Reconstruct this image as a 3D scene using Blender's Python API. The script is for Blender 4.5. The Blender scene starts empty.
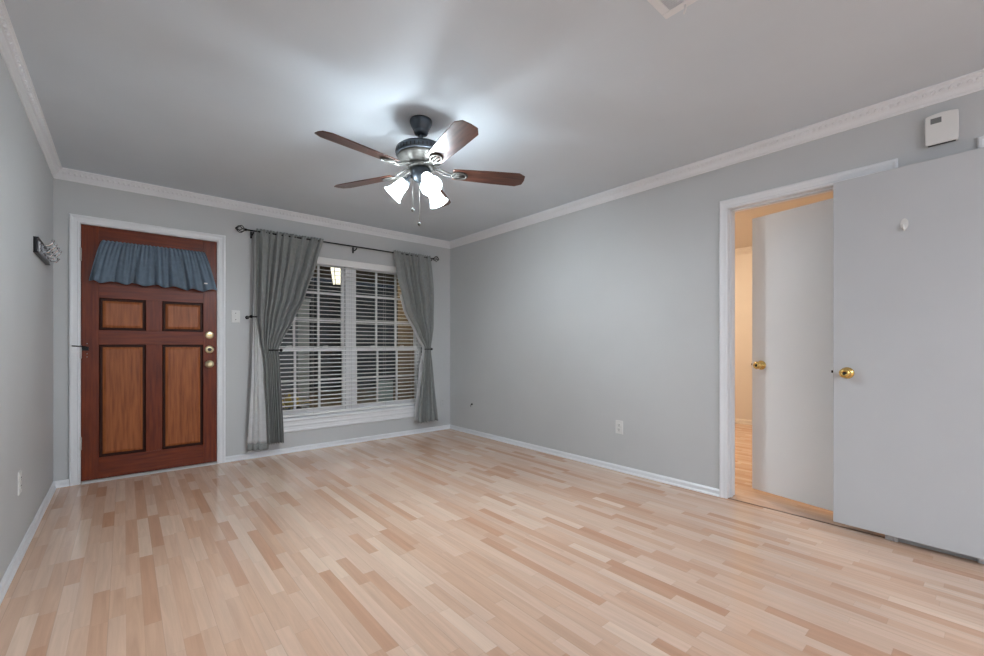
import bpy, math, random
from mathutils import Vector, Matrix

random.seed(7)
C = bpy.context.scene.collection
PI = math.pi
R = math.radians

# ------------------------------------------------------------------ camera
cam_d = bpy.data.cameras.new('camera')
cam_d.sensor_fit = 'HORIZONTAL'
cam_d.sensor_width = 36.0
cam_d.lens = 430.4 / 984 * 36.0
cam_d.shift_y = 18.17 / 984
cam_d.clip_start = 0.05
cam = bpy.data.objects.new('camera', cam_d)
C.objects.link(cam)
cam.location = (0, 0, 1.08)
cam.rotation_euler = (R(90), 0, -0.7066)
bpy.context.scene.camera = cam

# ------------------------------------------------------------------ world, exposure
w = bpy.data.worlds.new('night')
bpy.context.scene.world = w
w.use_nodes = True
w.node_tree.nodes['Background'].inputs[0].default_value = (0.012, 0.016, 0.024, 1)
w.node_tree.nodes['Background'].inputs[1].default_value = 0.6
vs = bpy.context.scene.view_settings
vs.view_transform = 'Standard'
vs.look = 'None'
vs.gamma = 1
vs.use_curve_mapping = False
vs.exposure = 1.55
FAN_SHADE = 3.0        # strength of the lit frosted fan shades
FAN_BULB = 950.0
REAR_FILL = 42.0       # unseen fill light, added behind the viewer to brighten the room
HALL_DOME = 42.0        # warm dome in the room beyond
PORCH = 0.7
la = bpy.data.lights.new('rear_fill_light', 'AREA')  # added fill, stands for no fixture in view
la.shape = 'RECTANGLE'
la.size, la.size_y = 2.2, 1.4
la.energy = REAR_FILL
la.color = (0.90, 0.97, 1.07)
lo = bpy.data.objects.new('rear_fill_light', la)
C.objects.link(lo)
lo.location = (0.80, -2.75, 2.425)
lo.rotation_euler = (0, 0, 0)
lo['label'] = 'unseen fill light added under the ceiling behind the viewer'
lo['category'] = 'light'


# ------------------------------------------------------------------ mesh helper
class MB:
    def __init__(self):
        self.v, self.f, self.s = [], [], []

    def add(self, verts, faces, smooth=False, M=None):
        o = len(self.v)
        for p in verts:
            p = Vector(p)
            self.v.append(M @ p if M is not None else p)
        for f in faces:
            self.f.append([o + i for i in f])
            self.s.append(smooth)
        return self

    def box(self, x0, x1, y0, y1, z0, z1, M=None):
        v = [(x0, y0, z0), (x1, y0, z0), (x1, y1, z0), (x0, y1, z0), (x0, y0, z1), (x1, y0, z1), (x1, y1, z1), (x0, y1, z1)]
        f = [(0, 3, 2, 1), (4, 5, 6, 7), (0, 1, 5, 4), (1, 2, 6, 5), (2, 3, 7, 6), (3, 0, 4, 7)]
        return self.add(v, f, False, M)

    def lathe(self, prof, n=32, M=None, smooth=True, closed=False):
        v, f = [], []
        for r, z in prof:
            for k in range(n):
                a = 2 * PI * k / n
                v.append((r * math.cos(a), r * math.sin(a), z))
        m = len(prof)
        for i in range(m - 1):
            for k in range(n):
                k2 = (k + 1) % n
                f.append((i * n + k, i * n + k2, (i + 1) * n + k2, (i + 1) * n + k))
        if closed:
            f.append(tuple(range(n))[::-1])
            f.append(tuple((m - 1) * n + k for k in range(n)))
        return self.add(v, f, smooth, M)

    def tube(self, pts, r, n=8, M=None, loop=False):
        pts = [Vector(p) for p in pts]
        m = len(pts)
        v, f = [], []
        up = None
        for i, p in enumerate(pts):
            if loop:
                t = pts[(i + 1) % m] - pts[i - 1]
            else:
                t = pts[min(i + 1, m - 1)] - pts[max(i - 1, 0)]
            t.normalize()
            if up is None:
                up = Vector((0, 0, 1)) if abs(t.z) < 0.9 else Vector((1, 0, 0))
            a = t.cross(up)
            a.normalize()
            b = a.cross(t)
            b.normalize()
            up = b
            rr = r[i] if isinstance(r, (list, tuple)) else r
            for k in range(n):
                q = 2 * PI * k / n
                v.append(p + a * rr * math.cos(q) + b * rr * math.sin(q))
        for i in range(m if loop else m - 1):
            j = (i + 1) % m
            for k in range(n):
                k2 = (k + 1) % n
                f.append((i * n + k, i * n + k2, j * n + k2, j * n + k))
        if not loop:
            f.append(tuple(range(n))[::-1])
            f.append(tuple((m - 1) * n + k for k in range(n)))
        return self.add(v, f, True, M)

    def prism(self, poly, z0, z1, M=None):
        n = len(poly)
        v = [(x, y, z0) for x, y in poly] + [(x, y, z1) for x, y in poly]
        f = [tuple(range(n))[::-1], tuple(range(n, 2 * n))]
        for k in range(n):
            k2 = (k + 1) % n
            f.append((k, k2, n + k2, n + k))
        return self.add(v, f, False, M)

    def grid(self, rows, smooth=True, M=None):
        m, n = len(rows), len(rows[0])
        v = [p for r in rows for p in r]
        f = [(i * n + j, i * n + j + 1, (i + 1) * n + j + 1, (i + 1) * n + j) for i in range(m - 1) for j in range(n - 1)]
        return self.add(v, f, smooth, M)

    def sphere(self, c, r, n=16, sz=1.0):
        prof = [(r * math.sin(PI * i / n) + 1e-5, -r * sz * math.cos(PI * i / n)) for i in range(n + 1)]
        return self.lathe(prof, n * 2, Matrix.Translation(c))

    def build(self, name, mat, parent=None, bevel=0.0, solid=0.0):
        off = base_of(parent)
        me = bpy.data.meshes.new(name)
        me.from_pydata([tuple(p - off) for p in self.v], [], self.f)
        me.polygons.foreach_set('use_smooth', self.s)
        me.materials.append(mat)
        me.update()
        o = bpy.data.objects.new(name, me)
        C.objects.link(o)
        if parent is not None:
            o.parent = parent
        if bevel:
            b = o.modifiers.new('bevel', 'BEVEL')
            b.width = bevel
            b.segments = 2
            b.limit_method = 'ANGLE'
        if solid:
            b = o.modifiers.new('solid', 'SOLIDIFY')
            b.thickness = solid
            b.offset = 0
        return o


def base_of(o):
    t = Vector((0, 0, 0))
    while o is not None:
        t = t + o.location
        o = o.parent
    return t


def tag(o, label=None, cat=None, group=None, kind=None):
    if label:
        o['label'] = label
    if cat:
        o['category'] = cat
    if group:
        o['group'] = group
    if kind:
        o['kind'] = kind
    return o


def thing(name, loc, label, cat, group=None, kind=None):
    o = bpy.data.objects.new(name, None)
    C.objects.link(o)
    o.location = loc
    o.empty_display_size = 0.1
    return tag(o, label, cat, group, kind)


def struct(name, mb, mat, label, cat, bevel=0.0):
    return tag(mb.build(name, mat, None, bevel), label, cat, None, 'structure')


# ------------------------------------------------------------------ materials
def srgb(r, g, b):
    return tuple(((c / 255 / 12.92) if c / 255 <= 0.04045 else ((c / 255 + 0.055) / 1.055) ** 2.4) for c in (r, g, b)) + (1,)


def pm(name, col, rough=0.5, metal=0.0, spec=0.5, emit=None, es=0.0, coat=0.0):
    m = bpy.data.materials.new(name)
    m.use_nodes = True
    b = m.node_tree.nodes['Principled BSDF']
    b.inputs['Base Color'].default_value = col
    b.inputs['Roughness'].default_value = rough
    b.inputs['Metallic'].default_value = metal
    b.inputs['Specular IOR Level'].default_value = spec
    b.inputs['Coat Weight'].default_value = coat
    if emit:
        b.inputs['Emission Color'].default_value = emit
        b.inputs['Emission Strength'].default_value = es
    return m


def nt(m):
    return m.node_tree.nodes, m.node_tree.links, m.node_tree.nodes['Principled BSDF']


def mottle(m, c1, c2, scale, bump=0.0, bscale=200.0, stretch=None):
    n, l, b = nt(m)
    tc = n.new('ShaderNodeTexCoord')
    src = tc.outputs['Object']
    if stretch:
        mp = n.new('ShaderNodeMapping')
        mp.inputs['Scale'].default_value = stretch
        l.new(src, mp.inputs[0])
        src = mp.outputs[0]
    no = n.new('ShaderNodeTexNoise')
    no.inputs['Scale'].default_value = scale
    no.inputs['Detail'].default_value = 5
    l.new(src, no.inputs['Vector'])
    cr = n.new('ShaderNodeValToRGB')
    cr.color_ramp.elements[0].color = c1
    cr.color_ramp.elements[1].color = c2
    cr.color_ramp.elements[0].position = 0.3
    cr.color_ramp.elements[1].position = 0.7
    l.new(no.outputs['Fac'], cr.inputs[0])
    l.new(cr.outputs[0], b.inputs['Base Color'])
    if bump:
        n2 = n.new('ShaderNodeTexNoise')
        n2.inputs['Scale'].default_value = bscale
        n2.inputs['Detail'].default_value = 3
        l.new(tc.outputs['Object'], n2.inputs['Vector'])
        bp = n.new('ShaderNodeBump')
        bp.inputs['Strength'].default_value = bump
        bp.inputs['Distance'].default_value = 0.002
        l.new(n2.outputs['Fac'], bp.inputs['Height'])
        l.new(bp.outputs[0], b.inputs['Normal'])
    return m


def floor_material():
    m = pm('beech_laminate', srgb(205, 175, 150), 0.2, 0, 0.5)
    n, l, b = nt(m)
    tc = n.new('ShaderNodeTexCoord')
    sp = n.new('ShaderNodeSeparateXYZ')
    l.new(tc.outputs['Object'], sp.inputs[0])

    def ma(op, a, c=None, d=None):
        k = n.new('ShaderNodeMath')
        k.operation = op
        for i, q in enumerate((a, c, d)):
            if q is None:
                continue
            if isinstance(q, (int, float)):
                k.inputs[i].default_value = q
            else:
                l.new(q, k.inputs[i])
        return k.outputs[0]
    X = ma('DIVIDE', ma('ADD', sp.outputs[0], 10.0), 0.0535)
    xi = ma('FLOOR', X)
    xf = ma('SUBTRACT', X, xi)
    wn = n.new('ShaderNodeTexWhiteNoise')
    wn.noise_dimensions = '1D'
    l.new(xi, wn.inputs['W'])
    ln = ma('MULTIPLY_ADD', wn.outputs['Value'], 0.16, 0.34)
    wn2 = n.new('ShaderNodeTexWhiteNoise')
    wn2.noise_dimensions = '1D'
    l.new(ma('ADD', xi, 71.3), wn2.inputs['W'])
    Y = ma('ADD', ma('DIVIDE', ma('ADD', sp.outputs[1], 10.0), ln), ma('MULTIPLY', wn2.outputs['Value'], 13.0))
    # uneven lengths: bend the coordinate before cutting it
    Y = ma('ADD', Y, ma('MULTIPLY', ma('SINE', ma('MULTIPLY', Y, 2.1)), 0.3))
    yi = ma('FLOOR', Y)
    yf = ma('SUBTRACT', Y, yi)
    cv = n.new('ShaderNodeCombineXYZ')
    l.new(xi, cv.inputs[0])
    l.new(yi, cv.inputs[1])
    wc = n.new('ShaderNodeTexWhiteNoise')
    wc.noise_dimensions = '2D'
    l.new(cv.outputs[0], wc.inputs['Vector'])
    cr = n.new('ShaderNodeValToRGB')
    e = cr.color_ramp.elements
    e[0].position = 0.0
    e[0].color = srgb(199, 154, 125)
    e[1].position = 1.0
    e[1].color = srgb(230, 203, 181)
    for p, c in ((0.08, (206, 165, 138)), (0.22, (213, 176, 150)), (0.5, (218, 184, 160)), (0.8, (223, 192, 170))):
        q = e.new(p)
        q.color = srgb(*c)
    l.new(wc.outputs['Value'], cr.inputs[0])
    # grain, shifted for each stave
    gv = n.new('ShaderNodeCombineXYZ')
    l.new(ma('MULTIPLY', sp.outputs[0], 42.0), gv.inputs[0])
    l.new(ma('MULTIPLY', sp.outputs[1], 2.2), gv.inputs[1])
    l.new(ma('MULTIPLY', wc.outputs['Value'], 90.0), gv.inputs[2])
    no = n.new('ShaderNodeTexNoise')
    no.inputs['Scale'].default_value = 1.0
    no.inputs['Detail'].default_value = 6
    no.inputs['Roughness'].default_value = 0.6
    no.inputs['Distortion'].default_value = 0.6
    l.new(gv.outputs[0], no.inputs['Vector'])
    gr = n.new('ShaderNodeMapRange')
    gr.inputs['From Min'].default_value = 0.25
    gr.inputs['From Max'].default_value = 0.75
    gr.inputs['To Min'].default_value = 0.85
    gr.inputs['To Max'].default_value = 1.07
    l.new(no.outputs['Fac'], gr.inputs['Value'])
    # fine seams between staves, a firmer one every third stave
    edge = ma('MINIMUM', xf, ma('SUBTRACT', 1.0, xf))
    seam = ma('LESS_THAN', edge, 0.018)
    endd = ma('MINIMUM', yf, ma('SUBTRACT', 1.0, yf))
    ends = ma('LESS_THAN', endd, 0.004)
    third = ma('LESS_THAN', ma('MODULO', xi, 3.0), 0.5)
    board = ma('MULTIPLY', third, ma('LESS_THAN', xf, 0.03))
    dark = ma('ADD', ma('MULTIPLY', ma('MAXIMUM', seam, ends), 0.07), ma('MULTIPLY', board, 0.14))
    fac = ma('MULTIPLY', gr.outputs[0], ma('SUBTRACT', 1.0, dark))
    mx = n.new('ShaderNodeMix')
    mx.data_type = 'RGBA'
    mx.blend_type = 'MULTIPLY'
    mx.inputs[0].default_value = 1.0
    l.new(cr.outputs[0], mx.inputs[6])
    cc = n.new('ShaderNodeCombineColor')
    for i in range(3):
        l.new(fac, cc.inputs[i])
    l.new(cc.outputs[0], mx.inputs[7])
    l.new(mx.outputs[2], b.inputs['Base Color'])
    l.new(ma('MULTIPLY_ADD', no.outputs['Fac'], 0.06, 0.09), b.inputs['Roughness'])
    return m


def wood(name, c1, c2, stretch, scale=6.0, rough=0.38, coat=0.1):
    m = pm(name, c1, rough, coat=coat, spec=0.3)
    m.node_tree.nodes['Principled BSDF'].inputs['Coat Roughness'].default_value = 0.2
    return mottle(m, c1, c2, scale, stretch=stretch)


def glass_material():
    m = bpy.data.materials.new('window_glass')
    m.use_nodes = True
    n, l = m.node_tree.nodes, m.node_tree.links
    n.clear()
    out = n.new('ShaderNodeOutputMaterial')
    t = n.new('ShaderNodeBsdfTransparent')
    t.inputs[0].default_value = (0.93, 0.96, 0.95, 1)
    g = n.new('ShaderNodeBsdfGlossy')
    g.inputs['Roughness'].default_value = 0.02
    fr = n.new('ShaderNodeFresnel')
    fr.inputs[0].default_value = 1.5
    mx = n.new('ShaderNodeMixShader')
    l.new(fr.outputs[0], mx.inputs[0])
    l.new(t.outputs[0], mx.inputs[1])
    l.new(g.outputs[0], mx.inputs[2])
    l.new(mx.outputs[0], out.inputs[0])
    return m


def cloth(name, c1, c2, rough=0.85, weave=900.0):
    m = pm(name, c1, rough, spec=0.2)
    m.node_tree.nodes['Principled BSDF'].inputs['Sheen Weight'].default_value = 0.15
    return mottle(m, c1, c2, 30.0, 0.15, weave)


M = {}
M['floor'] = floor_material()
M['wall'] = mottle(pm('grey_wall_paint', srgb(188, 188, 187), 0.55, spec=0.35), srgb(196, 198, 199), srgb(199, 201, 202), 2.0, 0.12, 160)
M['ceil'] = mottle(pm('white_ceiling_paint', srgb(226, 225, 223), 0.8, spec=0.2), srgb(211, 220, 228), srgb(214, 223, 231), 3.0, 0.1, 120)
M['trim'] = pm('white_trim_gloss', srgb(232, 234, 237), 0.35)
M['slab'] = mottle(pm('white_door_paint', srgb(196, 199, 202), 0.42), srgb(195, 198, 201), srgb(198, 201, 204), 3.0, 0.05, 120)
M['ajar'] = mottle(pm('bright_white_door_paint', srgb(236, 236, 236), 0.4), srgb(235, 235, 235), srgb(238, 238, 238), 3.0, 0.05, 120)
M['hall'] = mottle(pm('cream_hall_paint', srgb(222, 212, 200), 0.6), srgb(221, 211, 199), srgb(223, 213, 201), 3.0, 0.1, 140)
M['plastic'] = pm('white_plastic', srgb(226, 226, 224), 0.4)
M['lcd'] = pm('grey_display', srgb(120, 122, 122), 0.3)
M['dark'] = pm('dark_slot', srgb(30, 30, 30), 0.6)
M['black'] = pm('black_iron', srgb(26, 26, 28), 0.4, 0.6)
M['chrome'] = pm('chrome', srgb(210, 210, 212), 0.15, 1.0)
M['nickel'] = pm('aged_nickel', srgb(92, 91, 88), 0.5, 0.6)
M['pewter'] = pm('dark_pewter', srgb(84, 92, 100), 0.42, 0.75)
M['brass'] = pm('polished_brass', srgb(226, 190, 116), 0.22, 1.0)
M['palebrass'] = pm('pale_worn_brass', srgb(222, 208, 170), 0.3, 0.8)
M['door_v'] = wood('cherry_upright_grain', srgb(88, 31, 10), srgb(124, 51, 17), (9, 9, 0.7))
M['door_h'] = wood('cherry_cross_grain', srgb(88, 31, 10), srgb(124, 51, 17), (0.7, 9, 9))
M['door_p'] = wood('cherry_raised_panel', srgb(128, 68, 32), srgb(168, 98, 52), (10, 10, 0.7))
M['door_g'] = pm('cherry_dark_groove', srgb(50, 18, 9), 0.45, spec=0.3)  # grooves evenly darker than stiles and panels
M['blade'] = wood('walnut_blade', srgb(58, 34, 28), srgb(98, 62, 50), (3, 30, 30), 2.0, 0.32, 0.5)
M['curtain'] = cloth('grey_curtain_cloth', srgb(138, 141, 140), srgb(147, 150, 148))
M['lining'] = cloth('pale_curtain_lining', srgb(196, 196, 197), srgb(204, 204, 205))
M['valance'] = cloth('slate_blue_cloth', srgb(98, 113, 128), srgb(109, 124, 139))
M['blind'] = pm('white_blind_slat', srgb(240, 240, 239), 0.4)
M['cord'] = pm('white_cord', srgb(215, 215, 212), 0.7)
M['vinyl'] = pm('white_window_vinyl', srgb(240, 241, 242), 0.4)
M['glass'] = glass_material()
M['shade'] = pm('lit_frosted_glass', srgb(240, 242, 245), 0.4, emit=(0.80, 0.94, 1.0, 1), es=FAN_SHADE)
def see_through(m, fac):
    n, l = m.node_tree.nodes, m.node_tree.links
    b, out = n['Principled BSDF'], n['Material Output']
    t = n.new('ShaderNodeBsdfTransparent')
    mx = n.new('ShaderNodeMixShader')
    mx.inputs[0].default_value = fac
    l.new(b.outputs[0], mx.inputs[1])
    l.new(t.outputs[0], mx.inputs[2])
    l.new(mx.outputs[0], out.inputs[0])


see_through(M['shade'], 0.25)
M['bulb'] = pm('lit_bulb', srgb(250, 250, 250), 0.4, emit=(0.86, 0.95, 1.0, 1), es=FAN_BULB)
M['halldome'] = pm('lit_warm_dome', srgb(245, 240, 230), 0.4, emit=(1.0, 0.82, 0.62, 1), es=HALL_DOME)
M['lantern'] = pm('lit_lantern_glass', srgb(250, 240, 220), 0.4, emit=(1.0, 0.9, 0.7, 1), es=PORCH)
M['concrete'] = mottle(pm('porch_concrete', srgb(140, 120, 95), 0.8), srgb(128, 108, 84), srgb(152, 132, 106), 4.0, 0.3, 60)
M['stucco'] = mottle(pm('tan_stucco', srgb(132, 110, 82), 0.85), srgb(122, 100, 74), srgb(140, 118, 90), 5.0, 0.4, 80)
M['siding'] = mottle(pm('dark_blue_siding', srgb(66, 76, 84), 0.6), srgb(58, 68, 76), srgb(74, 84, 92), 3.0)
M['post'] = pm('white_post_paint', srgb(205, 212, 216), 0.5)
M['yellow'] = mottle(pm('yellow_leaf', srgb(212, 186, 64), 0.5), srgb(200, 170, 48), srgb(226, 204, 92), 14.0)
M['green'] = pm('dull_green_leaf', srgb(60, 74, 40), 0.6)
M['clay'] = pm('dark_clay_pot', srgb(78, 58, 44), 0.7)
M['board'] = pm('pale_blue_board', srgb(196, 216, 222), 0.5)
M['threshold'] = pm('pale_threshold', srgb(205, 202, 200), 0.35, 0.2)
M['seam'] = pm('brown_threshold_strip', srgb(118, 88, 66), 0.4)

# ------------------------------------------------------------------ dimensions
XL, XR, YB, H = -0.412, 3.254, 4.659, 2.44
T = 0.115
YF = -3.6                       # wall behind the camera
DX0, DX1, DZ = -0.266, 0.652, 2.045            # entry door opening
WX0, WX1, WZ0, WZ1 = 1.02, 2.84, 0.345, 2.03   # window opening
HY0, HY1, HZ = 0.393, 1.247, 2.064              # hall doorway
CY0, CY1 = -0.75, 0.0                          # closet doorway right of it
HX = 6.55                                      # far wall of the room beyond

# ------------------------------------------------------------------ shell
f = MB().box(XL - T, HX + T, YF - T, YB + T, -0.1, 0)
struct('floor', f, M['floor'], 'pale beech strip laminate floor running through both rooms', 'floor')
f = MB().box(XL - T, XR + T, YF - T, YB + T, H, H + 0.1)
struct('ceiling', f, M['ceil'], 'smooth white ceiling of the main room', 'ceiling')
f = MB().box(XL - T, XL, YF - T, YB + T, 0, H)
struct('wall_left', f, M['wall'], 'grey painted wall at the left with the hook rack', 'wall')
f = MB().box(XL, XR, YF - T, YF, 0, H)
struct('wall_front', f, M['wall'], 'grey painted wall behind the viewer', 'wall')
f = MB()
f.box(XL, DX0, YB, YB + T, 0, H).box(DX0, DX1, YB, YB + T, DZ, H).box(DX1, WX0, YB, YB + T, 0, H)
f.box(WX0, WX1, YB, YB + T, WZ1, H).box(WX0, WX1, YB, YB + T, 0, WZ0).box(WX1, XR, YB, YB + T, 0, H)
struct('wall_back', f, M['wall'], 'grey painted wall holding the wooden entry door and the window', 'wall')
f = MB()
f.box(XR, XR + T, HY1, YB + T, 0, H).box(XR, XR + T, HY0, HY1, HZ, H).box(XR, XR + T, CY1, HY0, 0, H)
f.box(XR, XR + T, CY0, CY1, HZ, H).box(XR, XR + T, YF - T, CY0, 0, H)
struct('wall_right', f, M['wall'], 'long grey painted wall on the right with the doorway', 'wall')

# room beyond the doorway
f = MB().box(HX, HX + T, 0.2, 3.2, 0, H)
struct('wall_hall_far', f, M['hall'], 'warm lit far wall seen through the doorway', 'wall')
f = MB().box(XR + T, HX, 3.1, 3.2, 0, H)
struct('wall_hall_left', f, M['hall'], 'cream left wall of the room beyond the doorway', 'wall')
f = MB().box(XR + T, HX, 0.2, 0.3, 0, H)
struct('wall_hall_right', f, M['hall'], 'cream right wall of the room beyond the doorway', 'wall')
f = MB().box(XR + T, HX + T, 0.2, 3.2, H, H + 0.1)
struct('ceiling_hall', f, M['hall'], 'warm lit ceiling of the room beyond the doorway', 'ceiling')
f = MB().box(XR + T, 4.1, -0.95, -0.85, 0, H).box(4.1, 4.2, -0.95, 0.2, 0, H).box(XR + T, 4.2, -0.95, 0.2, H, H + 0.1)
struct('wall_closet', f, M['hall'], 'closet walls behind the open white door', 'wall')


# crown moulding: profile (distance from wall, drop from ceiling), with a rope band
CROWN = [(0, 0.082), (0.006, 0.082), (0.009, 0.076), (0.009, 0.070), (0.014, 0.066), (0.018, 0.058), (0.022, 0.052), (0.024, 0.047),
         (0.030, 0.043), (0.0385, 0.024), (0.042, 0.021), (0.044, 0.014), (0.050, 0.010), (0.050, 0), (0, 0)]


def crown(name, a, b, nrm, label, mat, m0=1, m1=1):
    """a, b: wall foot points (x, y); nrm: into the room; m0, m1: mitre the end."""
    a, b, nv = Vector((a[0], a[1], 0)), Vector((b[0], b[1], 0)), Vector((nrm[0], nrm[1], 0))
    t = (b - a).normalized()
    L = (b - a).length
    mb = MB()
    n = len(CROWN)
    v = []
    for end in (0, 1):
        for d, h in CROWN:
            s = d * m0 if end == 0 else L - d * m1
            p = a + t * s + nv * d
            v.append((p.x, p.y, H - h))
    fc = [tuple(range(n)), tuple(range(2 * n - 1, n - 1, -1))]
    for k in range(n):
        k2 = (k + 1) % n
        fc.append((k, n + k, n + k2, k2))
    mb.add(v, fc)
    k = 0.06
    up = Vector((0, 0, 1))
    sl = (nv * 0.41 + up * 0.91).normalized()     # up the slope of the band
    out = sl.cross(t)
    if out.dot(nv) < 0:
        out = -out
    while k < L - 0.06:                          # slanted rope lobes
        c = a + t * k + nv * 0.0345
        c.z = H - 0.0335
        ax = (sl * 0.8 + t * 0.6).normalized()
        sd = ax.cross(out).normalized()
        vv, ff = [], []
        for i in range(5):
            q = -1 + 2 * i / 4
            rr = math.sqrt(max(0.0, 1 - q * q)) * 0.0085 + 0.0008
            for j in range(6):
                g = 2 * PI * j / 6
                vv.append(c + ax * q * 0.0115 + sd * rr * math.cos(g) + out * 0.6 * rr * math.sin(g))
        for i in range(4):
            for j in range(6):
                j2 = (j + 1) % 6
                ff.append((i * 6 + j, i * 6 + j2, i * 6 + 6 + j2, i * 6 + 6 + j))
        mb.add(vv, ff, True)
        k += 0.032
    return struct(name, mb, mat, label, 'crown moulding')


crown('trim_1', (XL, YB), (XR, YB), (0, -1), 'white rope crown moulding above the entry door and window', M['trim'])
crown('trim_2', (XR, YB), (XR, YF), (-1, 0), 'white rope crown moulding along the right wall', M['trim'])
crown('trim_3', (XL, YF), (XL, YB), (1, 0), 'white rope crown moulding along the left wall', M['trim'])
crown('trim_4', (XR, YF), (XL, YF), (0, 1), 'white crown moulding behind the viewer', M['trim'])
crown('trim_5', (HX, 3.1), (HX, 0.3), (-1, 0), 'crown moulding on the far wall beyond the doorway', M['hall'])


def base(mb, a, b, nrm, h=0.052, t=0.012):
    a, b, nv = Vector((a[0], a[1], 0)), Vector((b[0], b[1], 0)), Vector((nrm[0], nrm[1], 0))
    prof = [(0, 0), (t + 0.006, 0), (t + 0.006, 0.008), (t, 0.016), (t, h - 0.012), (t - 0.005, h - 0.004), (t - 0.008, h), (0, h)]
    n = len(prof)
    v = []
    for e in (a, b):
        for d, z in prof:
            p = e + nv * d
            v.append((p.x, p.y, z))
    fc = [tuple(range(n)), tuple(range(2 * n - 1, n - 1, -1))]
    for k in range(n):
        k2 = (k + 1) % n
        fc.append((k, n + k, n + k2, k2))
    mb.add(v, fc)


CW = 0.061
mb = MB()
base(mb, (XL, YB), (DX0 - CW, YB), (0, -1))
base(mb, (DX1 + CW, YB), (XR, YB), (0, -1))
struct('baseboard_back', mb, M['trim'], 'low white baseboard under the window and beside the entry door', 'baseboard')
mb = MB()
base(mb, (XR, YB), (XR, HY1 + 0.041), (-1, 0))
base(mb, (XR, CY0 - CW), (XR, YF), (-1, 0))
struct('baseboard_right', mb, M['trim'], 'low white baseboard along the right wall', 'baseboard')
mb = MB()
base(mb, (XL, YF), (XL, YB), (1, 0))
struct('baseboard_left', mb, M['trim'], 'low white baseboard along the left wall', 'baseboard')
mb = MB()
base(mb, (HX, 3.1), (HX, 0.3), (-1, 0), 0.06)
base(mb, (HX, 3.1), (XR + T, 3.1), (0, -1), 0.06)
struct('baseboard_hall', mb, M['hall'], 'cream baseboard in the room beyond the doorway', 'baseboard')


# door casings: one trim object for each doorway, mitred profile run round the opening
CAS = [(0, 0), (0, 0.009), (0.008, 0.013), (0.016, 0.010), (0.036, 0.012), (0.046, 0.017), (CW - 0.006, 0.017), (CW, 0.012), (CW, 0)]


def casing(mb, place, a0, a1, zt, wide=1.0):
    """place(u, d, z): u along the wall, d out of the wall."""
    n = len(CAS)
    v = []
    for w_, d in CAS:
        v.append(place(a0 - w_ * wide, d, 0))
    for w_, d in CAS:
        v.append(place(a0 - w_ * wide, d, zt + w_))
    for w_, d in CAS:
        v.append(place(a1 + w_ * wide, d, zt + w_))
    for w_, d in CAS:
        v.append(place(a1 + w_ * wide, d, 0))
    fc = [tuple(range(n)), tuple(range(4 * n - 1, 3 * n - 1, -1))]
    for s_ in range(3):
        for k in range(n):
            k2 = (k + 1) % n
            fc.append((s_ * n + k, s_ * n + n + k, s_ * n + n + k2, s_ * n + k2))
    mb.add(v, fc)


mb = MB()
casing(mb, lambda u, d, z: (u, YB - d, z), DX0, DX1, DZ)
JY0, JY1 = YB - 0.009, YB + T
mb.box(DX0, DX0 + 0.004, JY0, JY1, 0, DZ).box(DX1 - 0.004, DX1, JY0, JY1, 0, DZ).box(DX0, DX1, JY0, JY1, DZ - 0.004, DZ)
struct('trim_6', mb, M['trim'], 'white moulded casing around the wooden entry door', 'door casing')
mb = MB()
casing(mb, lambda u, d, z: (XR - d, u, z), HY0 + 0.008, HY1 - 0.008, HZ - 0.008, 0.8)
mb.box(XR - 0.009, XR + T + 0.01, HY1 - 0.012, HY1, 0, HZ).box(XR - 0.009, XR + T + 0.01, HY0, HY0 + 0.012, 0, HZ)
mb.box(XR - 0.009, XR + T + 0.01, HY0, HY1, HZ - 0.012, HZ)
mb.box(XR + 0.045, XR + 0.075, HY1 - 0.018, HY1 - 0.012, 0, HZ - 0.012)      # door stop
mb.box(XR + 0.045, XR + 0.075, HY0 + 0.012, HY1 - 0.012, HZ - 0.020, HZ - 0.012)
struct('trim_7', mb, M['trim'], 'white moulded casing around the doorway in the right wall', 'door casing')
mb = MB()
casing(mb, lambda u, d, z: (XR - d, u, z), CY0, CY1, HZ)
struct('trim_8', mb, M['trim'], 'white casing corner showing above the open white door', 'door casing')
mb = MB().box(XR + 0.0, XR + 0.012, HY0 + 0.012, HY1 - 0.012, 0, 0.003)
struct('trim_9', mb, M['seam'], 'thin brown floor strip across the doorway', 'threshold')
mb = MB()
mb.prism([(YB - 0.028, 0), (YB + 0.06, 0), (YB + 0.06, 0.016), (YB - 0.008, 0.016)], DX0 + 0.01, DX1 - 0.004,
         Matrix(((0, 0, 1, 0), (1, 0, 0, 0), (0, 1, 0, 0), (0, 0, 0, 1))))
struct('trim_10', mb, M['threshold'], 'pale threshold strip under the wooden entry door', 'threshold')

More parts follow.
